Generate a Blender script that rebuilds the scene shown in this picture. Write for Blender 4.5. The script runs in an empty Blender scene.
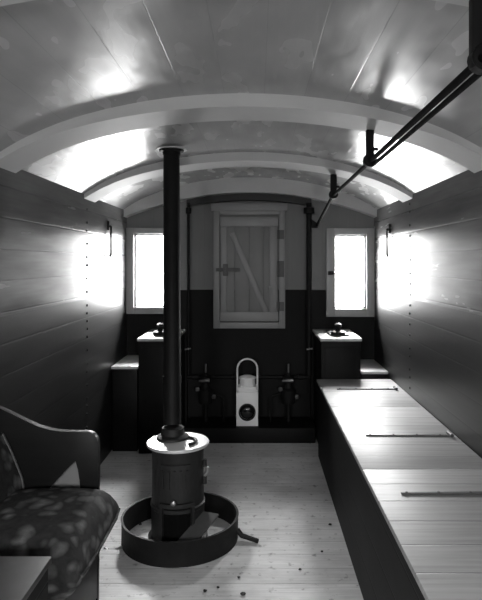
import bpy, bmesh, math, random
from mathutils import Vector, Matrix
random.seed(7)
C = bpy.context.scene.collection
PI = math.pi
F, VX, VY, EYE = 570.0, 257.0, 262.0, 1.40     # focal length in px, vanishing point, eye height

def P(px, py, d):
    """a point of the photograph at depth d -> world"""
    return Vector(((px - VX) * d / F, d, EYE + (VY - py) * d / F))

# ------------------------------------------------------------------ mesh helpers
def newbm():
    return bmesh.new()

def add_box(bm, x0, x1, y0, y1, z0, z1, bev=0.0, rot=None, seg=2):
    c = Vector(((x0+x1)/2, (y0+y1)/2, (z0+z1)/2))
    g = bmesh.ops.create_cube(bm, size=1.0)
    vs = g['verts']
    bmesh.ops.scale(bm, vec=(abs(x1-x0), abs(y1-y0), abs(z1-z0)), verts=vs)
    if bev > 0:
        es = list({e for v in vs for e in v.link_edges})
        r = bmesh.ops.bevel(bm, geom=es, offset=bev, segments=seg, profile=0.6, affect='EDGES')
        vs = list({v for f in r['faces'] for v in f.verts} | {v for v in vs if v.is_valid})
    if rot is not None:
        bmesh.ops.rotate(bm, cent=(0, 0, 0), matrix=rot, verts=vs)
    bmesh.ops.translate(bm, vec=c, verts=vs)
    return vs

def add_lathe(bm, prof, origin, axis=(0, 0, 1), n=32, close=True):
    """prof: list of (radius, height) turned about axis through origin"""
    q = Vector((0, 0, 1)).rotation_difference(Vector(axis).normalized())
    rings = []
    for r, h in prof:
        ring = []
        for i in range(n):
            a = 2*PI*i/n
            ring.append(bm.verts.new(Vector(origin) + q @ Vector((r*math.cos(a), r*math.sin(a), h))))
        rings.append(ring)
    for a, b in zip(rings[:-1], rings[1:]):
        for i in range(n):
            f = bm.faces.new((a[i], a[(i+1) % n], b[(i+1) % n], b[i]))
            f.smooth = True
    if close:
        bm.faces.new(list(reversed(rings[0])))
        bm.faces.new(rings[-1])
    return rings

def add_ringwall(bm, prof, origin, n=48):
    """closed profile loop turned about z: an open ring"""
    rings = []
    for r, h in prof:
        rings.append([bm.verts.new((origin[0]+r*math.cos(2*PI*i/n), origin[1]+r*math.sin(2*PI*i/n), origin[2]+h)) for i in range(n)])
    m = len(rings)
    for k in range(m):
        a, b = rings[k], rings[(k+1) % m]
        for i in range(n):
            f = bm.faces.new((a[i], a[(i+1) % n], b[(i+1) % n], b[i]))
            f.smooth = True

def add_tube(bm, pts, r, n=10, cap=True):
    pts = [Vector(p) for p in pts]
    rings = []
    up = None
    for i, p in enumerate(pts):
        if i == 0: t = pts[1]-pts[0]
        elif i == len(pts)-1: t = pts[-1]-pts[-2]
        else: t = (pts[i+1]-pts[i]).normalized() + (pts[i]-pts[i-1]).normalized()
        t.normalize()
        if up is None:
            up = Vector((0, 0, 1)) if abs(t.z) < 0.9 else Vector((1, 0, 0))
        s = t.cross(up).normalized(); u = s.cross(t).normalized(); up = u
        rr = r[i] if isinstance(r, (list, tuple)) else r
        rings.append([bm.verts.new(p + (s*math.cos(2*PI*k/n)+u*math.sin(2*PI*k/n))*rr) for k in range(n)])
    for a, b in zip(rings[:-1], rings[1:]):
        for k in range(n):
            f = bm.faces.new((a[k], a[(k+1) % n], b[(k+1) % n], b[k])); f.smooth = True
    if cap:
        bm.faces.new(list(reversed(rings[0]))); bm.faces.new(rings[-1])

def add_prism(bm, poly, a0, a1, plane='XZ', bev=0.0):
    """poly in the named plane, extruded along the third axis from a0 to a1"""
    def pt(u, v, w):
        return {'XZ': (u, w, v), 'YZ': (w, u, v), 'XY': (u, v, w)}[plane]
    A = [bm.verts.new(pt(u, v, a0)) for u, v in poly]
    B = [bm.verts.new(pt(u, v, a1)) for u, v in poly]
    n = len(poly)
    fs = [bm.faces.new(A), bm.faces.new(list(reversed(B)))]
    for i in range(n):
        fs.append(bm.faces.new((A[i], B[i], B[(i+1) % n], A[(i+1) % n])))
    if bev > 0:
        es = [e for f in fs[:2] for e in f.edges]
        bmesh.ops.bevel(bm, geom=list(set(es)), offset=bev, segments=2, profile=0.6, affect='EDGES')

def base_of(o):
    while o.parent is not None:
        o = o.parent
    return Vector(o.location)

def tag(o, label=None, cat=None, group=None, kind=None):
    if label: o['label'] = label
    if cat: o['category'] = cat
    if group: o['group'] = group
    if kind: o['kind'] = kind
    return o

def obj(name, bm, mat, parent=None, base=(0, 0, 0), smooth=None, subsurf=0):
    bmesh.ops.recalc_face_normals(bm, faces=bm.faces)
    b = base_of(parent) if parent is not None else Vector(base)
    bmesh.ops.translate(bm, vec=-b, verts=bm.verts)
    me = bpy.data.meshes.new(name)
    bm.to_mesh(me); bm.free()
    o = bpy.data.objects.new(name, me)
    C.objects.link(o)
    me.materials.append(mat)
    if not subsurf: me.set_sharp_from_angle(angle=math.radians(38))
    if smooth is not None:
        for p in me.polygons: p.use_smooth = smooth
    if parent is not None: o.parent = parent
    else: o.location = b
    if subsurf:
        m = o.modifiers.new('sub', 'SUBSURF'); m.levels = subsurf; m.render_levels = subsurf
    return o

def thing(name, label, cat, base, group=None, kind=None):
    o = bpy.data.objects.new(name, None)
    C.objects.link(o)
    o.location = base
    o.empty_display_size = 0.05
    return tag(o, label, cat, group, kind)

def copy_tree(o, parent=None):
    c = o.copy(); C.objects.link(c); c.parent = parent
    for ch in [x for x in o.children]:
        copy_tree(ch, c)
    return c

# ------------------------------------------------------------------ materials
class NT:
    def __init__(self, name):
        self.m = bpy.data.materials.new(name); self.m.use_nodes = True
        self.t = self.m.node_tree; self.n = self.t.nodes; self.l = self.t.links
        self.b = self.n['Principled BSDF']
        self.tc = self.n.new('ShaderNodeTexCoord')
    def math(self, op, a, b=None, c=None):
        m = self.n.new('ShaderNodeMath'); m.operation = op
        for i, v in enumerate((a, b, c)):
            if v is None: continue
            if isinstance(v, (int, float)): m.inputs[i].default_value = v
            else: self.l.new(v, m.inputs[i])
        return m.outputs[0]
    def noise(self, scale=(1, 1, 1), s=1.0, detail=4, rough=0.55, vec=None):
        mp = self.n.new('ShaderNodeMapping'); mp.inputs['Scale'].default_value = scale
        self.l.new(vec or self.tc.outputs['Object'], mp.inputs['Vector'])
        no = self.n.new('ShaderNodeTexNoise'); no.inputs['Scale'].default_value = s
        no.inputs['Detail'].default_value = detail; no.inputs['Roughness'].default_value = rough
        self.l.new(mp.outputs[0], no.inputs['Vector'])
        return no.outputs['Fac']
    def ramp(self, fac, stops):
        r = self.n.new('ShaderNodeValToRGB')
        e = r.color_ramp.elements
        e[0].position, e[0].color = stops[0][0], g4(stops[0][1])
        e[1].position, e[1].color = stops[-1][0], g4(stops[-1][1])
        for p, v in stops[1:-1]:
            x = e.new(p); x.color = g4(v)
        self.l.new(fac, r.inputs[0])
        return r.outputs['Color']
    def mixv(self, fac, a, b):
        m = self.n.new('ShaderNodeMix'); m.data_type = 'FLOAT'
        for i, v in ((0, fac), (2, a), (3, b)):
            if isinstance(v, (int, float)): m.inputs[i].default_value = v
            else: self.l.new(v, m.inputs[i])
        return m.outputs[0]
    def gray(self, v):
        c = self.n.new('ShaderNodeCombineColor')
        for i in range(3): self.l.new(v, c.inputs[i])
        return c.outputs[0]
    def axes(self):
        s = self.n.new('ShaderNodeSeparateXYZ'); self.l.new(self.tc.outputs['Object'], s.inputs[0])
        return dict(X=s.outputs[0], Y=s.outputs[1], Z=s.outputs[2])
    def bump(self, h, strength=0.5, dist=0.01):
        b = self.n.new('ShaderNodeBump'); b.inputs['Strength'].default_value = strength
        b.inputs['Distance'].default_value = dist
        self.l.new(h, b.inputs['Height']); self.l.new(b.outputs[0], self.b.inputs['Normal'])
    def set(self, **k):
        for key, v in k.items():
            i = self.b.inputs[key.replace('_', ' ')]
            if isinstance(v, (int, float)): i.default_value = v
            else: self.l.new(v, i)
        return self.m

def g4(v):
    return (v, v, v, 1) if isinstance(v, (int, float)) else (*v, 1)

def plain(name, v, rough=0.5, metal=0.0, var=0.25, nscale=9.0, bump=0.1, spec=0.5):
    t = NT(name)
    n = t.noise(s=nscale, detail=5)
    val = t.math('MULTIPLY', v, t.math('ADD', 1-var, t.math('MULTIPLY', n, 2*var)))
    t.l.new(t.gray(val), t.b.inputs['Base Color'])
    n2 = t.noise(s=nscale*3.1, detail=3)
    t.set(Roughness=t.math('ADD', rough-0.08, t.math('MULTIPLY', n2, 0.16)), Metallic=metal, Specular_IOR_Level=spec)
    if bump: t.bump(n2, bump, 0.004)
    return t.m

def planks(name, v, across, along, pitch, off=0.0, rough=0.3, var=0.2, gdepth=0.6, gw=0.03, grain=0.25, dado=None, dado_z=0.0,
           spec=0.5, rvar=0.15, dirt=0.0, gcol=0.5, wob=0.0, grainw=60.0, blot=(3.0, 1.6, 5), speck=0.0, gweight=1.0, bweight=0.5, dspec=0.15):
    """painted or bare boards: grooves every pitch along one axis, grain running along another"""
    t = NT(name)
    ax = t.axes()
    u = t.math('DIVIDE', t.math('ADD', ax[across], off), pitch)
    if wob:
        u = t.math('ADD', u, t.math('MULTIPLY', t.math('SUBTRACT', t.noise(s=0.9, detail=1), 0.5), wob))
    fr = t.math('FRACT', u)
    d = t.math('SUBTRACT', 0.5, t.math('ABSOLUTE', t.math('SUBTRACT', fr, 0.5)))
    groove = t.math('SMOOTH_MIN', t.math('DIVIDE', d, gw), 1.0, 0.2)         # 0 in the joint, 1 on the board
    wn = t.n.new('ShaderNodeTexWhiteNoise'); wn.noise_dimensions = '1D'
    t.l.new(t.math('FLOOR', u), wn.inputs['W'])
    sc = {'X': 0, 'Y': 1, 'Z': 2}
    s = [grainw]*3; s[sc[along]] = grainw*0.04
    gr = t.noise(tuple(s), 1.0, 5, 0.6)
    s2 = [blot[0]]*3; s2[sc[along]] = blot[1]
    bl = t.noise(tuple(s2), 1.0, blot[2], 0.6)
    base = v
    if dado is not None:
        st = t.math('GREATER_THAN', ax['Z'], dado_z)
        base = t.mixv(st, dado, v)
    f = t.math('ADD', 1-var/2, t.math('MULTIPLY', wn.outputs['Value'], var))
    f = t.math('MULTIPLY', f, t.math('ADD', 1-grain, t.math('MULTIPLY', gr, 2*grain)))
    if dirt:
        f = t.math('MULTIPLY', f, t.math('ADD', 1-dirt, t.math('MULTIPLY', bl, 2*dirt)))
    f = t.math('MULTIPLY', f, t.math('ADD', gcol, t.math('MULTIPLY', groove, 1-gcol)))
    if speck:                                # knots, nail heads and trodden-in cinders
        sp_ = t.n.new('ShaderNodeMapRange'); sp_.inputs[1].default_value = 0.60; sp_.inputs[2].default_value = 0.72
        t.l.new(t.noise((1, 1, 1), 24.0, 3, 0.6), sp_.inputs[0])
        f = t.math('MULTIPLY', f, t.math('SUBTRACT', 1.0, t.math('MULTIPLY', sp_.outputs[0], speck)))
    val = t.math('MULTIPLY', base, f)
    t.l.new(t.gray(val), t.b.inputs['Base Color'])
    ro = t.math('ADD', rough-rvar/2, t.math('MULTIPLY', bl, rvar))
    if dado is not None:                     # the dark lower paint is flatter
        ro = t.math('ADD', ro, t.math('MULTIPLY', t.math('SUBTRACT', 1.0, st), 0.16))
    t.set(Roughness=ro, Specular_IOR_Level=spec if dado is None else t.mixv(st, dspec, spec))
    h = t.math('ADD', t.math('MULTIPLY', groove, gweight), t.math('ADD', t.math('MULTIPLY', gr, 0.22), t.math('MULTIPLY', bl, bweight)))
    t.bump(h, gdepth, 0.006)
    return t.m

M = {}
DADO = EYE + (VY-290)*4.73/F
M['side_wall'] = planks('painted_side_boards', 0.16, 'Z', 'Y', 0.135, 0.03, rough=0.25, var=0.2, gdepth=0.14, gw=0.04, grain=0.25, dado=0.015, dado_z=DADO, dirt=0.5, rvar=0.15, gcol=0.6, blot=(12.0, 1.6, 3), gweight=0.7, bweight=0.6, dspec=0.2)
M['end_wall'] = planks('painted_end_boards', 0.22, 'X', 'Z', 0.14, 0.02, rough=0.45, spec=0.15, var=0.05, gdepth=0.05, gw=0.015, grain=0.08, dado=0.009, dado_z=DADO, dirt=0.15, gcol=0.85)
M['ceiling'] = planks('enamelled_roof_boards', 0.50, 'X', 'Y', 0.163, -0.03, rough=0.24, var=0.03, gdepth=0.2, gw=0.012, grain=0.06, dirt=0.2, rvar=0.42, gcol=0.8, blot=(8.0, 3.0, 2), gweight=0.2, bweight=0.9, spec=0.5)
M['hoop'] = plain('enamelled_hoop', 0.62, 0.55, var=0.1, nscale=4, bump=0.05, spec=0.25)
M['floor'] = planks('bare_floor_boards', 0.6, 'Y', 'X', 0.125, 0.02, rough=0.5, var=0.16, gdepth=0.35, gw=0.03, grain=0.4, dirt=0.6, gcol=0.65, spec=0.4, grainw=90.0, blot=(3.5, 2.5, 6), speck=0.55)
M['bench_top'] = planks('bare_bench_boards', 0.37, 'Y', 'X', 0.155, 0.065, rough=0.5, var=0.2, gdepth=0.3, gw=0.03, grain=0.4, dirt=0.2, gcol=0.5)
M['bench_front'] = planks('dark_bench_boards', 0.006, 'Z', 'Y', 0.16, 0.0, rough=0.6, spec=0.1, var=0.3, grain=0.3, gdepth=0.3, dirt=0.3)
M['dark_paint'] = plain('dark_paint', 0.006, 0.5, var=0.3, nscale=6, spec=0.12)
M['dark_gloss'] = plain('dark_gloss_paint', 0.014, 0.45, var=0.3, nscale=5, bump=0.0, spec=0.35)
M['pale_board'] = planks('pale_scrubbed_board', 0.6, 'Y', 'X', 0.6, 0.0, rough=0.4, var=0.05, grain=0.25, gdepth=0.05, gw=0.001, gcol=1.0, dirt=0.2)
M['hinge_paint'] = plain('painted_hinge', 0.09, 0.5)
M['frame'] = plain('window_frame_paint', 0.38, 0.4, var=0.12)
M['hatch'] = plain('hatch_paint', 0.20, 0.45, var=0.15, nscale=5)
M['hatch_trim'] = plain('hatch_trim_paint', 0.26, 0.4, var=0.12, nscale=5)
M['iron'] = plain('black_iron', 0.008, 0.6, var=0.4, nscale=14, bump=0.2, spec=0.2)
M['cast'] = plain('cast_iron', 0.017, 0.55, var=0.45, nscale=22, bump=0.3, spec=0.3)
M['hotplate'] = plain('worn_stove_top', 0.75, 0.42, metal=0.6, var=0.12, nscale=12, bump=0.04)
M['rod'] = plain('sooty_black_rod', 0.010, 0.8, spec=0.04, bump=0.1)
M['panel'] = plain('pale_side_cloth', 0.2, 0.9, spec=0.1)
M['mouth_dark'] = plain('mouth_dark', 0.004, 0.9, spec=0.05)  # black that paints in the shade inside the ash mouth
M['steel'] = plain('dull_steel', 0.35, 0.4, metal=0.8, var=0.3, nscale=20)
M['strap'] = plain('dark_strap', 0.05, 0.5, var=0.4, nscale=20)
M['white'] = plain('white_lamp_paint', 0.92, 0.4, var=0.06, nscale=14, bump=0.05)
M['lens'] = plain('dark_lens_glass', 0.01, 0.08, var=0.1, bump=0.0)
M['wood'] = planks('dark_varnished_wood', 0.010, 'Z', 'X', 0.5, 0.13, rough=0.42, spec=0.3, var=0.1, grain=0.35, gdepth=0.05, gw=0.001, gcol=1.0, dirt=0.2)
M['ash'] = plain('ashy_sheet_iron', 0.06, 0.6, var=0.4, nscale=18)

def fabric():
    t = NT('leafy_upholstery')
    vo = t.n.new('ShaderNodeTexVoronoi'); vo.inputs['Scale'].default_value = 20.0
    vo.inputs['Randomness'].default_value = 0.8
    mp = t.n.new('ShaderNodeMapping'); mp.inputs['Scale'].default_value = (1, 0.75, 1); mp.inputs['Rotation'].default_value = (0.2, 0.3, 0.5)
    no = t.n.new('ShaderNodeTexNoise'); no.inputs['Scale'].default_value = 7
    t.l.new(t.tc.outputs['Object'], no.inputs['Vector'])
    mx = t.n.new('ShaderNodeMix'); mx.data_type = 'VECTOR'; mx.inputs[0].default_value = 0.12
    t.l.new(t.tc.outputs['Object'], mx.inputs[4]); t.l.new(no.outputs['Color'], mx.inputs[5])
    t.l.new(mx.outputs[1], mp.inputs['Vector']); t.l.new(mp.outputs[0], vo.inputs['Vector'])
    vo.feature = 'F1'
    leaf = t.ramp(vo.outputs['Distance'], [(0.08, 0.17), (0.34, 0.09), (0.52, 0.03), (1.0, 0.04)])
    n2 = t.noise(s=30, detail=3)
    m = t.n.new('ShaderNodeMix'); m.data_type = 'RGBA'; m.blend_type = 'MULTIPLY'; m.inputs[0].default_value = 0.8
    t.l.new(leaf, m.inputs[6]); t.l.new(t.ramp(n2, [(0.3, 0.5), (0.7, 1.2)]), m.inputs[7])
    t.l.new(m.outputs[2], t.b.inputs['Base Color'])
    t.set(Roughness=0.85, Specular_IOR_Level=0.2)
    t.bump(t.noise(s=160, detail=2), 0.3, 0.002)
    return t.m
M['fabric'] = fabric()

def glass():
    m = bpy.data.materials.new('window_glass'); m.use_nodes = True
    n, l = m.node_tree.nodes, m.node_tree.links
    n.remove(n['Principled BSDF'])
    tr = n.new('ShaderNodeBsdfTransparent'); tr.inputs[0].default_value = (0.94, 0.94, 0.94, 1)
    gl = n.new('ShaderNodeBsdfGlossy'); gl.inputs['Roughness'].default_value = 0.03
    fr = n.new('ShaderNodeFresnel'); fr.inputs[0].default_value = 1.3
    no = n.new('ShaderNodeTexNoise'); no.inputs['Scale'].default_value = 3.0
    bp = n.new('ShaderNodeBump'); bp.inputs['Strength'].default_value = 0.05
    l.new(no.outputs['Fac'], bp.inputs['Height']); l.new(bp.outputs[0], gl.inputs['Normal'])
    mx = n.new('ShaderNodeMixShader')
    l.new(fr.outputs[0], mx.inputs[0]); l.new(tr.outputs[0], mx.inputs[1]); l.new(gl.outputs[0], mx.inputs[2])
    l.new(mx.outputs[0], n['Material Output'].inputs[0])
    return m
M['glass'] = glass()

# ------------------------------------------------------------------ room shell
XL, XR, YE, YB = -1.08, 0.972, 4.73, -1.0
XC, HW = (XL+XR)/2, (XR-XL)/2
ROOF_C, ROOF_RISE = EYE+0.687, 0.262
def roof_z(x, drop=0.0):
    u = (x-XC)/HW
    return ROOF_C - ROOF_RISE*(0.80*u*u+0.20*u**6) - drop
YREC = 4.79                      # the middle of the end wall stands a little further back
RX0, RX1 = P(187, 0, YE).x, P(311, 0, YE).x

bm = newbm(); add_box(bm, XL-0.05, XR+0.05, YB-0.05, YREC+0.06, -0.04, 0.0)
tag(obj('floor', bm, M['floor']), 'worn bare boarded floor of the van', 'floor', kind='structure')

def arch_band(bm, y0, y1, top_fn, bot_fn, n=40, x0=XL, x1=XR):
    prev = None
    for i in range(n+1):
        x = x0+(x1-x0)*i/n
        cur = [bm.verts.new((x, y, z)) for y, z in ((y0, top_fn(x)), (y1, top_fn(x)), (y1, bot_fn(x)), (y0, bot_fn(x)))]
        if prev:
            for k in range(4):
                f = bm.faces.new((prev[k], prev[(k+1) % 4], cur[(k+1) % 4], cur[k])); f.smooth = k in (0, 2)
        else:
            bm.faces.new(cur)
        prev = cur
    bm.faces.new(list(reversed(prev)))

bm = newbm(); arch_band(bm, YB-0.05, YREC+0.06, lambda x: roof_z(x)+0.03, lambda x: roof_z(x), 56, XL-0.05, XR+0.05)
tag(obj('ceiling', bm, M['ceiling']), 'low arched ceiling of glossy painted boards', 'ceiling', kind='structure')
EAVE = roof_z(XL)
bm = newbm(); add_box(bm, XL-0.05, XL, YB, YREC+0.06, 0, EAVE+0.0)
wl = obj('wall_left', bm, M['side_wall']); tag(wl, 'left side wall of painted horizontal boards, dark below', 'wall', kind='structure')
bm = newbm(); add_box(bm, XR, XR+0.05, YB, YREC+0.06, 0, EAVE+0.0)
wr = obj('wall_right', bm, M['side_wall']); tag(wr, 'right side wall of painted horizontal boards, dark below', 'wall', kind='structure')
# nail heads that hold the boards to the pillar behind
for w, x, ax in ((wl, XL, 1), (wr, XR, -1)):
    bm = newbm()
    z = 0.08 if ax > 0 else 0.60
    while z < EAVE-0.05:
        for dy in (0.0,):
            add_lathe(bm, [(0.008, 0.0), (0.007, 0.004), (0.0015, 0.006)], (x, 3.62+dy+random.uniform(-.006, .006), z), (ax, 0, 0), n=8)
        z += random.choice((0.05, 0.068, 0.085))
    o = obj('nail_heads', bm, M['iron'], w); o['kind'] = 'structure'

# end wall around the two window openings
WIN = []   # x0, x1, z0, z1 of the openings
a = P(134.2, 306.8, YE); b = P(166.0, 234, YE); WIN.append((a.x, b.x, a.z, b.z))
a = P(334.4, 308.6, YE); b = P(366.0, 235, YE); WIN.append((a.x, b.x, a.z, b.z))
def wall_col(bm, x0, x1, z0, top, y0, y1, n=6):
    if callable(top):
        poly = [(x0, z0), (x1, z0)] + [(x1+(x0-x1)*i/n, top(x1+(x0-x1)*i/n)) for i in range(n+1)]
    else:
        poly = [(x0, z0), (x1, z0), (x1, top), (x0, top)]
    add_prism(bm, poly, y0, y1, 'XZ')
def end_wall(bm, ya, yb, rec):
    (l0, l1, lz0, lz1), (r0, r1, rz0, rz1) = WIN
    for (x0, x1, z0, z1) in WIN:
        wall_col(bm, x0, x1, 0, z0, ya, yb); wall_col(bm, x0, x1, z1, roof_z, ya, yb)
    wall_col(bm, XL, l0, 0, roof_z, ya, yb); wall_col(bm, r1, XR, 0, roof_z, ya, yb)
    wall_col(bm, l1, RX0, 0, roof_z, ya, yb); wall_col(bm, RX1, r0, 0, roof_z, ya, yb)
    if rec: wall_col(bm, RX0, RX1, 0, roof_z, YREC, yb, 14)
bm = newbm(); end_wall(bm, YE, YREC+0.06, True)
tag(obj('wall_end', bm, M['end_wall']), 'far end wall painted light above and dark below', 'wall', kind='structure')

# hoops under the roof
for i, (y0, y1) in enumerate(((1.07, 1.30), (2.32, 2.55), (3.56, 3.80))):
    bm = newbm(); arch_band(bm, y0, y1, lambda x: roof_z(x), lambda x: roof_z(x, 0.054-0.026*((x-XC)/HW)**2), 48)
    bmesh.ops.remove_doubles(bm, verts=bm.verts, dist=1e-5)
    o = obj('trim_%d' % (i+1), bm, M['hoop'])
    tag(o, ['pale arched roof hoop nearest the camera, at the top edge', 'wide pale arched roof hoop in front of the stove pipe',
            'pale arched roof hoop between stove pipe and end wall'][i], 'roof hoop', kind='structure')
bm = newbm(); arch_band(bm, 4.62, YE, lambda x: roof_z(x), lambda x: EYE+0.567-0.2*((x-XC)/HW)**2, 48)
tag(obj('trim_4', bm, M['hoop']), 'pale arched board along the top of the end wall', 'trim', kind='structure')
# dark curved batten under it, between the two upright pipes
bm = newbm(); arch_band(bm, 4.70, YREC, lambda x: EYE+0.567-0.2*((x-XC)/HW)**2, lambda x: EYE+0.512-0.2*((x-XC)/HW)**2, 24, RX0, RX1)
tag(obj('trim_5', bm, M['dark_gloss']), 'dark curved batten above the boarded hatch', 'trim', kind='structure')

# windows
def window(i, opening, fr, label):
    x0, x1, z0, z1 = opening
    fx0, fx1, fz0, fz1 = fr
    t = thing('window_%d' % i, label, 'window', ((x0+x1)/2, YE, z0), kind='structure')
    bm = newbm()
    yf = YE-0.03
    add_box(bm, fx0, x0, yf, YE-0.001, fz0, fz1, 0.004); add_box(bm, x1, fx1, yf, YE-0.001, fz0, fz1, 0.004)
    add_box(bm, x0, x1, yf, YE-0.001, z1, fz1, 0.004); add_box(bm, x0, x1, yf, YE-0.001, fz0, z0, 0.004)
    obj('frame', bm, M['frame'], t)
    bm = newbm(); r = 0.012                                   # sash bead round the glass
    add_box(bm, x0, x0+r, YE+0.02, YE+0.06, z0, z1); add_box(bm, x1-r, x1, YE+0.02, YE+0.06, z0, z1)
    add_box(bm, x0+r, x1-r, YE+0.02, YE+0.06, z0, z0+r); add_box(bm, x0+r, x1-r, YE+0.02, YE+0.06, z1-r, z1)
    obj('sash', bm, M['frame'], t)
    bm = newbm(); add_box(bm, x0+r, x1-r, YE+0.038, YE+0.042, z0+r, z1-r)
    obj('pane', bm, M['glass'], t)
    return t
a = P(127.5, 313.5, YE); b = P(173.5, 228, YE)
w1 = window(1, WIN[0], (XL+0.001, b.x, a.z, b.z), 'bright window left of the hatch, partly behind the stove pipe')
a = P(326, 316.5, YE); b = P(374, 228.5, YE)
w2 = window(2, WIN[1], (a.x, XR-0.001, a.z, b.z), 'bright window right of the hatch, in full view')
# small catch on the right window's inner stile
bm = newbm(); c = P(330.5, 273, YE-0.03)
add_box(bm, c.x-0.022, c.x+0.022, YE-0.045, YE-0.03, c.z-0.016, c.z+0.016, 0.004)
add_tube(bm, [(c.x+0.01, YE-0.04, c.z), (c.x+0.01, YE-0.065, c.z), (c.x+0.045, YE-0.068, c.z-0.004)], 0.006, 8)
obj('catch', bm, M['iron'], w2)

# hatch in the middle of the end wall
def Q(px, py, dy=0.0): return P(px, py, YREC-dy)
d = thing('door_1', 'boarded light-painted hatch with a diagonal brace in the end wall', 'hatch', (Q(249, 0).x, YREC, Q(0, 328).z), kind='structure')
def qbox(bm, x0, y0, x1, y1, t0, t1, bev=0.003):
    a, b = P(x0, y1, YREC-t1), P(x1, y0, YREC-t1)
    add_box(bm, a.x, b.x, YREC-t1, YREC-t0, a.z, b.z, bev)
bm = newbm()
qbox(bm, 213.3, 207, 219.5, 328.5, 0.0, 0.035); qbox(bm, 279, 207, 285.2, 328.5, 0.0, 0.035)
qbox(bm, 219.5, 322.5, 279, 328.5, 0.0, 0.035); qbox(bm, 211, 203, 287.5, 210.5, 0.0, 0.045); qbox(bm, 219.5, 210.5, 279, 214.5, 0.0, 0.03)
obj('casing', bm, M['hatch_trim'], d)
bm = newbm()
for k in range(4):
    x0 = 220+k*14.6
    qbox(bm, x0, 217, x0+14.4, 321.5, 0.002, 0.012, 0.002)
leaf = obj('leaf', bm, M['hatch'], d)
bm = newbm(); qbox(bm, 220, 217, 278.4, 226.5, 0.0125, 0.03)
obj('top_rail', bm, M['hatch_trim'], leaf)
bm = newbm(); qbox(bm, 220, 312, 278.4, 321.5, 0.0125, 0.03)
obj('bottom_rail', bm, M['hatch_trim'], leaf)
bm = newbm(); qbox(bm, 269.5, 226.5, 277, 312, 0.0125, 0.03); obj('stile', bm, M['hatch_trim'], leaf)
bm = newbm(); qbox(bm, 220.5, 226.5, 226.5, 312, 0.0125, 0.03); obj('stile', bm, M['hatch_trim'], leaf)
bm = newbm()
a, b = P(232, 233, YREC-0.035), P(266, 312, YREC-0.035)
dv = (b-a); L = dv.length; ang = math.atan2(dv.z, dv.x)
add_box(bm, (a.x+b.x)/2-L/2, (a.x+b.x)/2+L/2, YREC-0.036, YREC-0.0125, (a.z+b.z)/2-0.022, (a.z+b.z)/2+0.022, 0.003, Matrix.Rotation(-ang, 3, 'Y'))
obj('diagonal_brace', bm, M['hatch_trim'], leaf)
bm = newbm(); qbox(bm, 216, 268, 240, 271.5, 0.031, 0.042); qbox(bm, 223, 264, 228, 276, 0.0305, 0.046)
obj('latch_bar', bm, M['hinge_paint'], leaf)
bm = newbm(); c = P(269.8, 286.5, YREC-0.03)
add_lathe(bm, [(0.004, 0), (0.004, 0.012), (0.011, 0.016), (0.012, 0.026), (0.006, 0.032)], (c.x, YREC-0.03, c.z), (0, -1, 0), 14)
obj('knob', bm, M['steel'], leaf)
for y0, y1 in ((230, 239), (261, 277), (302, 311)):
    bm = newbm(); qbox(bm, 277, y0, 284, y1, 0.0355, 0.042)
    c = P(279, y0, YREC-0.045); e = P(279, y1, YREC-0.045)
    add_tube(bm, [(c.x, YREC-0.043, c.z), (c.x, YREC-0.043, e.z)], 0.007, 8)
    obj('hinge', bm, M['hinge_paint'], d)

# rear end of the van, behind the camera: unseen, its two windows added to give fill light
bm = newbm()
wall_col(bm, XL, -0.80, 0, roof_z, YB-0.05, YB); wall_col(bm, 0.72, XR, 0, roof_z, YB-0.05, YB)
wall_col(bm, -0.80, -0.45, 0, 1.22, YB-0.05, YB); wall_col(bm, -0.80, -0.45, 1.60, roof_z, YB-0.05, YB)
wall_col(bm, 0.37, 0.72, 0, 1.22, YB-0.05, YB); wall_col(bm, 0.37, 0.72, 1.60, roof_z, YB-0.05, YB)
wall_col(bm, -0.45, -0.35, 0, roof_z, YB-0.05, YB); wall_col(bm, 0.27, 0.37, 0, roof_z, YB-0.05, YB)
wall_col(bm, -0.35, 0.27, 0, roof_z, YB-0.05, YB)
tag(obj('wall_rear', bm, M['end_wall']), 'unseen rear end wall with two small windows added for fill light, behind the camera', 'wall', kind='structure')

# ------------------------------------------------------------------ benches
BH = EYE-0.845
def bench(name, x0, x1, y0, y1, label, top_mat, front_side, dividers):
    t = thing(name, label, 'bench', ((x0+x1)/2, (y0+y1)/2, 0))
    fx0, fx1 = (x0+0.012, x1) if front_side < 0 else (x0, x1-0.012)
    bm = newbm()
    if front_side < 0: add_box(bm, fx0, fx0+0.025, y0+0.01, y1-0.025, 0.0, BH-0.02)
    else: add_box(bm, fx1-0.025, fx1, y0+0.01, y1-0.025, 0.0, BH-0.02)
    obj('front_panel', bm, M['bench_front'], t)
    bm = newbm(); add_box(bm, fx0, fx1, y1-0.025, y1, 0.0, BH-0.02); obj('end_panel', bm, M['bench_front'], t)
    ys = [y0]+dividers+[y1]
    for a, b in zip(ys[:-1], ys[1:]):
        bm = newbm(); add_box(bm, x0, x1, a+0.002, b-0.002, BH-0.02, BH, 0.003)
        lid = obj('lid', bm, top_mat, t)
    return t
rb = bench('locker_bench', 0.43, XR-0.004, 0.35, 4.117, 'long bare-topped locker bench along the right wall with iron strap hinges', M['bench_top'], -1, [1.12, 2.327, 3.33])
lids = [o for o in rb.children if o.name.startswith('lid')]
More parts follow.
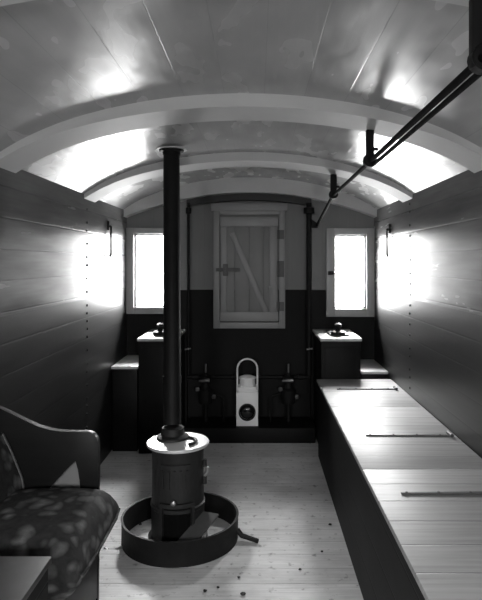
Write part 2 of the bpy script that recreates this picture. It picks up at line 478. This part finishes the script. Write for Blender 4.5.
def strap(y, xa, xb, curl):
    lid = [o for o in lids if o.data.vertices and min((o.matrix_basis @ v.co).y for v in o.data.vertices)+rb.location.y <= y <= max(v.co.y for v in o.data.vertices)+rb.location.y][0]
    bm = newbm()
    add_prism(bm, [(xa, y-0.005), (xb-0.06, y-0.012), (xb, y-0.012), (xb, y+0.012), (xb-0.06, y+0.012), (xa, y+0.005)], BH+0.0003, BH+0.006, 'XY', 0.001)
    add_tube(bm, [(xb-0.012, y-0.03, BH+0.009), (xb-0.012, y+0.03, BH+0.009)], 0.009, 10)
    for k in range(4):
        xx = xa+0.02+(xb-xa-0.08)*k/3
        add_lathe(bm, [(0.006, 0), (0.005, 0.003), (0.001, 0.004)], (xx, y, BH+0.006), n=8)
    obj('strap_hinge', bm, M['strap'], lid)
for y, xa, xb in ((3.78, 0.53, 0.93), (2.77, 0.53, 0.95), (2.075, 0.525, 0.955), (1.3, 0.525, 0.955)):
    strap(y, xa, xb, 0)
lb = bench('locker_bench', XL+0.004, -0.589, -0.2, 1.64, 'dark-topped bench in the bottom left corner, in front of the armchair', M['dark_gloss'], 1, [0.7])

# ------------------------------------------------------------------ cabinets below the windows with their lids
def cabinet(x0, x1, label):
    y0, y1 = 4.15, YE-0.002
    zt = EYE-76.4*4.15/F
    t = thing('cabinet', label, 'cabinet', ((x0+x1)/2, (y0+y1)/2, 0), 'cabinets under the end windows')
    bm = newbm(); add_box(bm, x0+0.008, x1-0.008, y0+0.012, y1, 0.0, zt-0.022, 0.004); obj('body', bm, M['dark_paint'], t)
    bm = newbm(); add_box(bm, x0, x1, y0-0.004, y1, zt-0.022, zt, 0.005); tp = obj('top', bm, M['pale_board'], t)
    xc, yc = (x0+x1)/2, 4.40
    bm = newbm(); add_box(bm, x0+0.09, x1-0.07, y0+0.14, y1-0.14, zt+0.0005, zt+0.012, 0.003)
    lid = obj('lid', bm, M['dark_gloss'], tp)
    bm = newbm()
    add_lathe(bm, [(0.055, 0.0), (0.05, 0.018), (0.022, 0.026), (0.014, 0.045), (0.026, 0.056), (0.028, 0.072), (0.014, 0.082)], (xc-0.0, yc-0.1, zt+0.0125), n=20)
    obj('lid_knob', bm, M['iron'], lid)
    bm = newbm(); add_box(bm, x0+0.035, x1-0.035, y0+0.004, y0+0.0115, 0.08, zt-0.07, 0.003); dr = obj('door', bm, M['dark_paint'], t)
    s = 1 if x0 < 0 else -1
    kx = x1-0.06 if s > 0 else x0+0.06
    bm = newbm(); add_lathe(bm, [(0.006, 0), (0.006, 0.012), (0.014, 0.016), (0.013, 0.028), (0.004, 0.032)], (kx, y0+0.004, 0.5), (0, -1, 0), 14)
    obj('knob', bm, M['iron'], dr)
cabinet(P(137, 0, 4.15).x, -0.59, 'dark cabinet under the left window, behind the stove pipe')
cabinet(P(320.3, 0, 4.15).x, P(362, 0, 4.15).x, 'dark cabinet under the right window, at the end of the long bench')
def ledge(x0, x1, label, drop=109.5):
    zt = EYE-drop*4.2/F
    t = thing('side_box', label, 'box', ((x0+x1)/2, 4.45, 0), 'low boxes in the far corners')
    bm = newbm(); add_box(bm, x0+0.006, x1-0.006, 4.215, YE-0.004, 0.0, zt-0.02, 0.003); obj('body', bm, M['dark_paint'], t)
    bm = newbm(); add_box(bm, x0, x1, 4.2, YE-0.004, zt-0.02, zt, 0.004); obj('lid', bm, M['pale_board'], t)
ledge(XL+0.004, P(137, 0, 4.15).x-0.006, 'low dark box in the far left corner, beside the cabinet', 104.5)
ledge(P(362, 0, 4.15).x+0.006, XR-0.004, 'low dark box in the far right corner, beside the cabinet')

# low step at the foot of the end wall
LAMP_Y = 4.45
STEP = EYE-164.5*LAMP_Y/F
bm = newbm(); add_box(bm, -0.562, 0.452, 4.40, YE-0.004, 0.0, STEP, 0.006)
o = obj('step', bm, M['dark_paint'], base=(-0.055, 4.56, 0)); tag(o, 'low dark step along the foot of the end wall, under the white lamp', 'step')

# ------------------------------------------------------------------ white hand lamp
xl = P(247.2, 0, LAMP_Y).x
k = LAMP_Y/F
t = thing('hand_lamp', 'white-painted hand lamp with round dark lens and hoop handle on the step', 'lamp', (xl, LAMP_Y+0.075, STEP))
zb = STEP
bm = newbm(); add_box(bm, xl-11*k, xl+11*k, LAMP_Y, LAMP_Y+0.15, zb+0.001, zb+34*k, 0.006); obj('body', bm, M['white'], t)
bm = newbm()
add_box(bm, xl-9.3*k, xl+9.3*k, LAMP_Y+0.008, LAMP_Y+0.142, zb+34*k, zb+39*k, 0.006)
add_lathe(bm, [(0.062, 0), (0.062, 0.055), (0.068, 0.058), (0.066, 0.068), (0.03, 0.082)], (xl, LAMP_Y+0.075, zb+39*k), n=28)
obj('chimney', bm, M['white'], t)
cz = zb+14.5*k
bm = newbm(); add_ringwall(bm, [(0.066, 0.0), (0.066, 0.018), (0.056, 0.018), (0.056, 0.0)], (0, 0, 0), 32)
bmesh.ops.rotate(bm, cent=(0, 0, 0), matrix=Matrix.Rotation(PI/2, 3, 'X'), verts=bm.verts)
bmesh.ops.translate(bm, vec=(xl, LAMP_Y, cz), verts=bm.verts)
bz = obj('lens_bezel', bm, M['iron'], t)
bm = newbm(); add_lathe(bm, [(0.0555, 0.0), (0.052, 0.008), (0.04, 0.015), (0.02, 0.02), (0.004, 0.021)], (xl, LAMP_Y-0.0005, cz), (0, -1, 0), 28)
obj('lens', bm, M['lens'], bz)
bm = newbm()
w = 10.2*k
pts = [(xl-w, LAMP_Y+0.075, zb+30*k), (xl-w, LAMP_Y+0.075, zb+56*k)]
pts += [(xl-w*math.cos(PI*i/12), LAMP_Y+0.075, zb+56*k+10*k*math.sin(PI*i/12)) for i in range(1, 12)]
pts += [(xl+w, LAMP_Y+0.075, zb+56*k), (xl+w, LAMP_Y+0.075, zb+30*k)]
add_tube(bm, pts, 0.0075, 8)
obj('handle', bm, M['white'], t)

# ------------------------------------------------------------------ pipes and valves on the end wall
YP = 4.66
xl_, xr_ = P(188.5, 0, YP).x, P(309, 0, YP).x
zp = P(0, 377, YP).z
def upright(x, r, ztop, label, right):
    t = thing('upright_pipe', label, 'pipe', (x, YP, zp), 'upright pipes on the end wall')
    bm = newbm(); add_tube(bm, [(x, YP, zp+0.015), (x, YP, ztop)], r, 14); obj('pipe', bm, M['iron'], t)
    bm = newbm(); zc = ztop-0.09
    add_lathe(bm, [(r*1.0, 0), (r*2.0, 0.004), (r*2.0, 0.05), (r*1.0, 0.056)], (x, YP, zc), n=16); obj('coupling', bm, M['iron'], t)
    bm = newbm(); zk = P(0, 348, YP).z; s = 1 if right else -1
    add_tube(bm, [(x, YP, zk), (x, YP-0.05, zk)], 0.008, 8); add_tube(bm, [(x-0.025, YP-0.052, zk-0.004), (x+0.025, YP-0.052, zk+0.004)], 0.007, 8)
    obj('tap_handle', bm, M['steel'], t)
    return t
upright(xl_, 0.011, P(0, 203, YP).z, 'thin dark upright pipe left of the hatch', False)
ur = upright(xr_, 0.022, P(0, 203, YP).z, 'thick dark upright pipe right of the hatch, ending by the ceiling rod', True)
bm = newbm(); add_tube(bm, [(xl_-0.008, YP, zp), (xr_+0.008, YP, zp)], 0.014, 14)
for x in (-0.5, 0.36, -0.18, 0.0):
    add_lathe(bm, [(0.014, -0.025), (0.024, -0.022), (0.024, 0.022), (0.014, 0.025)], (x, YP, zp), (1, 0, 0), 14)
o = obj('cross_pipe', bm, M['iron'], base=((xl_+xr_)/2, YP, zp)); tag(o, 'level pipe joining the two upright pipes behind the white lamp', 'pipe')
def valve(px, label):
    x = P(px, 0, YP).x
    t = thing('brake_valve', label, 'valve', (x, YP-0.05, zp-0.3), 'valves on the end wall')
    y = YP-0.037
    bm = newbm()
    add_lathe(bm, [(0.02, -0.20), (0.05, -0.195), (0.06, -0.15), (0.06, -0.09), (0.036, -0.07), (0.030, -0.03), (0.044, -0.02), (0.044, 0.02), (0.022, 0.03), (0.014, 0.05)], (x, y-0.035, zp), n=24)
    obj('body', bm, M['iron'], t)
    bm = newbm(); add_tube(bm, [(x, y-0.035, zp+0.045), (x, y-0.035, zp+0.12)], 0.007, 8); obj('spindle', bm, M['steel'], t)
    bm = newbm(); add_tube(bm, [(x-0.05, y-0.06, zp-0.012), (x-0.01, y-0.085, zp-0.005), (x+0.035, y-0.085, zp-0.002)], [0.008, 0.012, 0.014], 10); obj('lever', bm, M['steel'], t)
    for sx in (-1, 1):
        bm = newbm(); add_lathe(bm, [(0.012, -0.006), (0.018, -0.004), (0.018, 0.02), (0.008, 0.026)], (x+sx*0.058, y-0.05, zp-0.11-0.03*sx), (sx, -0.4, 0), 6)
        obj('union_nut', bm, M['steel'], t)
    bm = newbm(); add_tube(bm, [(x, y-0.035, zp-0.19), (x, y-0.035, STEP+0.001)], 0.016, 12); obj('down_pipe', bm, M['iron'], t)
    s = 1 if px < 247 else -1
    bm = newbm(); xs = x+s*0.145
    add_tube(bm, [(x+s*0.05, y-0.03, zp-0.12), (xs-s*0.02, y-0.03, zp-0.14), (xs, y-0.03, zp-0.17), (xs, y-0.03, STEP+0.001)], 0.007, 8)
    obj('side_pipe', bm, M['iron'], t)
valve(206.5, 'dark brake valve with pale lever left of the white lamp')
valve(288, 'dark brake valve with pale lever right of the white lamp')

# ------------------------------------------------------------------ rod under the roof with its hangers
RX = 0.50
hang = []
for i, (y, w, xx) in enumerate(((1.25, 0.056, 0.496), (2.5, 0.034, 0.495), (3.75, 0.04, 0.503))):
    t = thing('rod_hanger', ['large black rod hanger at the top right corner', 'black rod hanger below the wide hoop in front of the stove pipe', 'small black rod hanger nearest the end wall'][i],
              'bracket', (xx, y, roof_z(xx, 0.048)), 'hangers of the ceiling rod')
    z1 = roof_z(xx, 0.0545-0.026*((xx-XC)/HW)**2); z0 = EYE+0.425
    bm = newbm(); add_box(bm, xx-w/2, xx+w/2, y-0.012, y+0.012, z0, z1+(0.0 if abs(xx) else 0), 0.003); obj('strap', bm, M['iron'], t)
    bm = newbm(); add_lathe(bm, [(0.026, -0.02), (0.03, -0.016), (0.03, 0.016), (0.026, 0.02)], (xx, y, z0+0.02), (0, 1, 0), 18); obj('eye', bm, M['iron'], t)
    bm = newbm(); add_lathe(bm, [(0.008, 0), (0.008, 0.018), (0.003, 0.02)], (xx+w/2, y, z0+0.07), (1, 0, 0), 6); obj('bolt', bm, M['iron'], t)
zr = EYE+0.44
bm = newbm()
pe = P(317, 225, 4.60)
add_tube(bm, [(0.478, -0.6, zr), (0.487, 1.25, zr), (0.495, 2.5, zr), (0.503, 3.75, zr), (0.503, 3.83, zr-0.004), (pe.x, pe.y, pe.z)], 0.010, 12)
o = obj('ceiling_rod', bm, M['rod'], base=(0.5, 2.5, zr)); tag(o, 'long thin dark rod below the roof bending down to the right upright pipe', 'rod')
bm = newbm(); add_tube(bm, [(0.492, -0.6, zr-0.015), (0.501, 1.25, zr-0.015), (0.509, 2.5, zr-0.015)], 0.008, 12)
o = obj('ceiling_rod', bm, M['rod'], base=(0.515, 1.25, zr+0.02)); tag(o, 'shorter dark rod beside the long rod, ending at the middle hanger', 'rod')
# bell-crank where the rod reaches the upright pipe
bm = newbm()
add_prism(bm, [(xr_+0.02, pe.z+0.05), (xr_+0.055, pe.z+0.025), (pe.x+0.012, pe.z+0.012), (pe.x+0.010, pe.z-0.022), (xr_+0.02, pe.z-0.02)], 4.64, 4.655, 'XZ', 0.002)
add_tube(bm, [(pe.x, 4.595, pe.z), (pe.x, 4.66, pe.z)], 0.012, 10)
obj('crank_arm', bm, M['iron'], ur)

# hooks on the side walls
for side, label in ((-1, 'thin dark hook hanging on the left wall by the window'), (1, 'thin dark hook hanging on the right wall by the window')):
    xw = XL if side < 0 else XR
    x = xw-side*0.022
    y = F*abs(x)/(146 if side < 0 else 130)
    zt, zb_ = P(0, 226 if side < 0 else 229, y).z, P(0, 256.5, y).z
    t = thing('wall_hook', label, 'hook', (xw, y, zt), 'hooks on the side walls')
    bm = newbm(); add_box(bm, xw-side*0.001, xw-side*0.012, y-0.02, y+0.02, zt-0.03, zt+0.035, 0.003); obj('plate', bm, M['iron'], t)
    bm = newbm(); pts = [(xw-side*0.012, y, zt), (x, y, zt-0.006), (x, y, zb_+0.02)]
    pts += [(x-side*0.0, y-0.016+0.016*math.cos(a_), zb_+0.02-0.018*math.sin(a_)) for a_ in (0.6, 1.2, 1.8, 2.6)]
    add_tube(bm, pts, 0.0085, 8); obj('rod', bm, M['iron'], t)

# ------------------------------------------------------------------ stove
SX, SY = -0.402, 2.90
SH = EYE-179.0*2.9/F            # top of the hot plate
t = thing('stove', 'small round black cast-iron stove inside a ring fender', 'stove', (SX, SY, 0))
bm = newbm()
add_lathe(bm, [(0.150, 0.0), (0.150, 0.02), (0.134, 0.03), (0.134, 0.17), (0.138, 0.175), (0.138, 0.19), (0.132, 0.195), (0.130, 0.30), (0.130, SH-0.05), (0.136, SH-0.03), (0.136, SH-0.018)], (SX, SY, 0), n=48)
body = obj('body', bm, M['cast'], t)
bm = newbm(); add_lathe(bm, [(0.135, -0.018), (0.156, -0.014), (0.158, -0.006), (0.155, 0.0), (0.02, 0.002)], (SX, SY, SH), n=48)
top = obj('top_plate', bm, M['hotplate'], t)
PXB, PYB = P(172.3, 0, 2.965).x, 2.965
bm = newbm(); add_lathe(bm, [(0.085, 0.0025), (0.082, 0.012), (0.060, 0.022), (0.056, 0.055), (0.052, 0.058)], (PXB+0.005, PYB-0.015, SH), n=32)
obj('collar', bm, M['cast'], top)
bm = newbm()     # C-shaped dark rim of the feed hole beside the pipe
n = 20
add_tube(bm, [(SX+0.045+0.05*math.cos(a_), SY-0.02+0.06*math.sin(a_), SH+0.006) for a_ in [(-1.2+3.0*i/n) for i in range(n+1)]], 0.008, 8)
obj('lid_rim', bm, M['cast'], top)
# front casting with its bars, curved with the body
def on_body(bm, a0, a1, z0, z1, r0, r1, n=8):
    for s in range(n):
        b0, b1 = a0+(a1-a0)*s/n, a0+(a1-a0)*(s+1)/n
        vs = []
        for (rr, zz) in ((r0, z0), (r1, z0), (r1, z1), (r0, z1)):
            vs.append([bm.verts.new((SX+rr*math.sin(b), SY-rr*math.cos(b), zz)) for b in (b0, b1)])
        for q in range(4):
            bm.faces.new((vs[q][0], vs[q][1], vs[(q+1) % 4][1], vs[(q+1) % 4][0]))
        if s == 0: bm.faces.new([v[0] for v in vs])
        if s == n-1: bm.faces.new([v[1] for v in reversed(vs)])
bm = newbm(); on_body(bm, -0.55, 0.6, 0.27, 0.41, 0.129, 0.137)
fd = obj('fire_door', bm, M['cast'], body)
for q in range(5):
    a_ = -0.42+0.22*q
    bm = newbm(); on_body(bm, a_-0.045, a_+0.045, 0.295, 0.385, 0.1365, 0.144, 2); obj('raised_bar', bm, M['cast'], fd)
bm = newbm(); add_lathe(bm, [(0.006, 0), (0.006, 0.014), (0.013, 0.018), (0.012, 0.03), (0.004, 0.034)], (SX-0.002, SY-0.128, 0.235), (0, -1, 0), 14)
obj('door_knob', bm, M['steel'], body)
bm = newbm()
on_body(bm, -0.52, -0.40, 0.03, 0.205, 0.13, 0.15, 2); on_body(bm, 0.60, 0.72, 0.03, 0.205, 0.13, 0.15, 2); on_body(bm, -0.52, 0.72, 0.2055, 0.225, 0.13, 0.15)
mouth = obj('ash_mouth', bm, M['cast'], body)
bm = newbm(); on_body(bm, -0.399, 0.599, 0.032, 0.204, 0.1335, 0.1355)
m_void = obj('ash_mouth_back', bm, M['mouth_dark'], mouth)  # dark sheet on the solid body, stands in for the opening's shade
bm = newbm()
vs = [Vector((SX+0.0, SY-0.20, 0.045)), Vector((SX+0.10, SY-0.235, 0.06)), Vector((SX+0.215, SY-0.10, 0.155)), Vector((SX+0.135, SY-0.06, 0.15))]
lo = [bm.verts.new(v) for v in vs]; hi = [bm.verts.new(v+Vector((0, 0, 0.008))) for v in vs]
bm.faces.new(lo); bm.faces.new(list(reversed(hi)))
for q in range(4): bm.faces.new((lo[q], hi[q], hi[(q+1) % 4], lo[(q+1) % 4]))
obj('ash_flap', bm, M['ash'], mouth)
for z in (0.30, 0.385):
    bm = newbm(); add_tube(bm, [(SX+0.137, SY-0.02, z-0.018), (SX+0.137, SY-0.02, z+0.018)], 0.012, 10); obj('hinge', bm, M['cast'], body)
bm = newbm(); add_tube(bm, [(SX+0.137, SY-0.02, 0.32), (SX+0.150, SY-0.02, 0.345), (SX+0.150, SY-0.02, 0.365)], 0.008, 8); obj('hinge_pin', bm, M['steel'], body)

# stove pipe and the plate where it enters the roof
PXT, PYT = P(171.5, 0, 3.22).x, 3.22
zt = EYE+(VY-150)*3.22/F
t = thing('stove_pipe', 'tall black stove pipe rising from the round stove to the roof', 'stove pipe', (PXB, PYB, SH+0.07))
bm = newbm(); add_tube(bm, [(PXB, PYB, SH+0.068), (PXT, PYT, zt-0.012)], [0.046, 0.0455], 32); obj('pipe', bm, M['iron'], t)
bm = newbm(); add_lathe(bm, [(0.046, -0.03), (0.05, -0.028), (0.05, -0.012), (0.068, -0.01), (0.070, 0.0)], (PXT, PYT, zt), n=32); obj('flange', bm, M['iron'], t)
bm = newbm(); zj = 0.78
u = (zj-SH)/(zt-SH); add_lathe(bm, [(0.047, -0.02), (0.0495, -0.018), (0.0495, 0.018), (0.047, 0.02)], (PXB+(PXT-PXB)*u, PYB+(PYT-PYB)*u, zj), n=32); obj('joint_band', bm, M['iron'], t)
bm = newbm(); add_lathe(bm, [(0.082, 0.0005), (0.088, 0.004), (0.088, roof_z(PXT-0.088)-zt-0.0005)], (PXT, PYT, zt), n=32); obj('roof_plate', bm, M['hoop'], t)

# ring fender round the stove
FX, FY, FR, FH = -0.389, 2.90, 0.293, 0.118
t = thing('ring_fender', 'round black iron fender standing on the floor around the stove', 'fender', (FX, FY, 0))
bm = newbm(); add_ringwall(bm, [(FR-0.01, 0.0), (FR, 0.0), (FR, FH-0.004), (FR+0.003, FH), (FR-0.008, FH), (FR-0.01, FH-0.004)], (FX, FY, 0), 72)
ring = obj('ring', bm, M['iron'], t)
bm = newbm(); add_tube(bm, [P(124, 547, 2.79), P(115, 549.5, 2.785), P(107, 551, 2.78), P(104.5, 547.5, 2.79)], 0.008, 8)
for v in bm.verts: v.co.z = max(v.co.z, 0.001)
obj('lug', bm, M['steel'], t)
bm = newbm(); add_tube(bm, [(FX+FR-0.004, 2.875, 0.05), (FX+FR+0.02, 2.87, 0.022), (P(258, 540, 2.84).x, 2.835, 0.012)], [0.014, 0.013, 0.012], 8); obj('lug', bm, M['iron'], t)

# bits of debris on the floor inside and before the fender
specks = [(215, 505), (226, 512), (222, 508), (140, 525), (239, 578), (243, 595), (218, 588), (146, 505), (322, 552), (330, 525), (300, 570), (205, 592)]
pr = None
for i, (px, py) in enumerate(specks):
    dd = F*EYE/(py-VY)
    p = P(px, py, dd)
    s = 0.006+0.005*random.random()
    bm = newbm(); bmesh.ops.create_icosphere(bm, subdivisions=2, radius=s)
    for v in bm.verts:
        v.co *= 0.75+0.5*random.random(); v.co.z *= 0.5
    zmin = min(v.co.z for v in bm.verts)
    for v in bm.verts: v.co += Vector((p.x, p.y, -zmin+0.0003))
    o = obj('cinder', bm, M['cast'], base=(p.x, p.y, 0)); tag(o, 'small dark cinder lying on the bare floor around the stove', 'cinder', 'cinders on the floor')

# ------------------------------------------------------------------ armchair
AY0, AY1 = 2.33, 2.36
t = thing('armchair', 'dark wooden armchair with leafy patterned cushions at the left wall', 'armchair', (-0.85, 2.1, 0))
def apx(x, y): p = P(x, y, AY0); return (p.x, p.z)
outer = [(-4, 407), (0, 408.5), (12, 414), (26, 421), (38, 426.5), (50, 430), (62, 431.6), (76, 432), (88, 432), (93, 433.5), (96.5, 437.5), (98, 444), (98.3, 470), (98.3, 490),
         (80, 490), (79, 470), (76, 459), (68, 468), (58, 479), (49, 489), (40, 492), (28, 492), (12, 480), (-4, 470)]
poly = [apx(*q) for q in outer]
bm = newbm(); add_prism(bm, poly, AY0, AY1, 'XZ', 0.004); obj('arm', bm, M['wood'], t)
xf = P(98.3, 0, AY0).x
zs = 0.31
for ya, yb in ((AY0, AY1), (1.70, 1.75)):
    for xa, xb in ((xf-0.075, xf), (-1.06, -0.99)):
        bm = newbm(); ztop_ = (EYE-228*AY0/F)-0.001 if xa > -0.9 and ya > 2 else (0.38 if ya < 2 else zs+0.08)
        add_prism(bm, [(xa+0.012, 0), (xb-0.004, 0), (xb, ztop_), (xa, ztop_)], ya+0.001, yb-0.001, 'XZ', 0.004); obj('leg', bm, M['wood'], t)
bm = newbm(); add_box(bm, -1.05, xf-0.004, 1.7505, AY0-0.001, zs-0.06, zs, 0.004); add_box(bm, xf-0.03, xf-0.004, 1.7505, AY0-0.001, 0.03, zs-0.06, 0.003)
obj('seat_frame', bm, M['wood'], t)
pa, pb = apx(26, 492), apx(80, 456)
bm = newbm(); add_box(bm, pa[0], pb[0], AY1+0.0005, AY1+0.012, zs, pb[1], 0.003)
sp_o = obj('side_panel', bm, M['panel'], t); sp_o['label'] = 'pale cloth side panel below the arm'
# near arm: the same outline, lower part hidden by the bench
# (built on the near side so the chair is whole from other viewpoints)
bm = newbm(); add_prism(bm, [(-1.06, 0.54), (-0.9, 0.49), (xf-0.03, 0.47), (xf, 0.45), (xf, 0.38), (xf-0.06, 0.3905), (-1.06, 0.3905)], 1.70, 1.75, 'XZ', 0.006); obj('arm', bm, M['wood'], t)

def cushion(name, x0, x1, y0, y1, z0, z1, crown, shear=0.0):
    bm = newbm()
    nx, ny = 10, 14
    def se(u, p=0.36): return max(0.0, 1-abs(u)**4)**p
    grid = {}
    for sgn in (1, -1):
        for i in range(nx+1):
            for j in range(ny+1):
                u, v = -1+2*i/nx, -1+2*j/ny
                e = se(u)*se(v)
                hh = ((z1-z0)/2)*(e**0.5 if e > 0 else 0)
                zz = (z0+z1)/2 + sgn*hh + (crown*(1-u*u)*(1-v*v) if sgn > 0 else 0)
                grid[(sgn, i, j)] = bm.verts.new(((x0+x1)/2+u*(x1-x0)/2, (y0+y1)/2+v*(y1-y0)/2, zz))
    for sgn in (1, -1):
        for i in range(nx):
            for j in range(ny):
                bm.faces.new([grid[(sgn, i+a, j+b)] for a, b in ((0, 0), (1, 0), (1, 1), (0, 1))])
    bmesh.ops.remove_doubles(bm, verts=bm.verts, dist=1e-4)
    return bm
bm = cushion('c', -1.02, -0.540, 1.752, 2.328, 0.311, 0.505, 0.022)
cu = obj('seat_cushion', bm, M['fabric'], t, smooth=True, subsurf=1)
bm = newbm()
add_tube(bm, [(-0.553, 1.80, 0.408), (-0.544, 1.95, 0.408), (-0.544, 2.2, 0.408), (-0.553, 2.29, 0.408)], 0.005, 8)
obj('piping', bm, M['fabric'], cu)
bm = newbm(); add_prism(bm, [(-1.072, zs+0.001), (-1.02, zs+0.001), (-1.025, 0.40), (-0.945, 0.45), (-0.957, 0.52), (-0.997, 0.62), (-1.035, 0.70), (-1.072, 0.71)], 1.755, 2.325, 'XZ', 0.012)
bc = obj('back_cushion', bm, M['fabric'], t, smooth=False)
bm = newbm(); add_tube(bm, [(-0.948, 2.319, 0.46), (-0.957, 2.319, 0.52), (-0.997, 2.319, 0.62), (-1.035, 2.319, 0.70)], 0.006, 8)
obj('piping', bm, M['ash'], bc)

# ------------------------------------------------------------------ daylight
sc = bpy.context.scene
w = bpy.data.worlds.new('overcast_sky'); sc.world = w; w.use_nodes = True
wn = w.node_tree.nodes; wl_ = w.node_tree.links
bg = wn['Background']
tc = wn.new('ShaderNodeTexCoord'); sp = wn.new('ShaderNodeSeparateXYZ'); wl_.new(tc.outputs['Generated'], sp.inputs[0])
rp = wn.new('ShaderNodeValToRGB'); mr = wn.new('ShaderNodeMapRange')
wl_.new(sp.outputs[2], mr.inputs[0]); mr.inputs[1].default_value = -1; mr.inputs[2].default_value = 1
wl_.new(mr.outputs[0], rp.inputs[0])
e = rp.color_ramp.elements
e[0].position, e[0].color = 0.45, (0.15, 0.15, 0.15, 1); e[1].position, e[1].color = 0.95, (1, 1, 1, 1)
x = e.new(0.52); x.color = (0.19, 0.19, 0.19, 1)
x = e.new(0.75); x.color = (0.75, 0.75, 0.75, 1)
wl_.new(rp.outputs[0], bg.inputs['Color'])
bg.inputs['Strength'].default_value = 210.0

def portal(name, x0, x1, z0, z1, y, inward):
    L = bpy.data.lights.new(name, 'AREA'); L.shape = 'RECTANGLE'; L.size = x1-x0; L.size_y = z1-z0
    L.cycles.is_portal = True
    o = bpy.data.objects.new(name, L); C.objects.link(o)
    o.location = ((x0+x1)/2, y, (z0+z1)/2)
    o.rotation_euler = (PI/2, 0, 0) if inward > 0 else (-PI/2, 0, 0)
    return o
for i, (x0, x1, z0, z1) in enumerate(WIN):
    portal('daylight_portal', x0, x1, z0, z1, YREC+0.07, -1)
portal('daylight_portal', -0.80, -0.45, 1.22, 1.60, YB-0.06, 1)  # portals of the two added rear fill windows
portal('daylight_portal', 0.37, 0.72, 1.22, 1.60, YB-0.06, 1)

# ------------------------------------------------------------------ camera
cam = bpy.data.cameras.new('camera'); co = bpy.data.objects.new('camera', cam); C.objects.link(co)
cam.sensor_fit = 'HORIZONTAL'; cam.sensor_width = 36.0
cam.lens = F/482*36.0
cam.shift_x = -(VX-241)/482; cam.shift_y = (VY-300)/482
co.location = (0, 0, EYE); co.rotation_euler = (PI/2, 0, 0)
cam.clip_start = 0.02
sc.camera = co
sc.view_settings.view_transform = 'Standard'; sc.view_settings.look = 'None'
sc.view_settings.gamma = 1; sc.view_settings.use_curve_mapping = False
sc.view_settings.exposure = 0.0
sc.cycles.use_denoising = True
sc.cycles.max_bounces = 10; sc.cycles.diffuse_bounces = 6; sc.cycles.glossy_bounces = 6
sc.cycles.caustics_reflective = True
sc.cycles.sample_clamp_indirect = 8
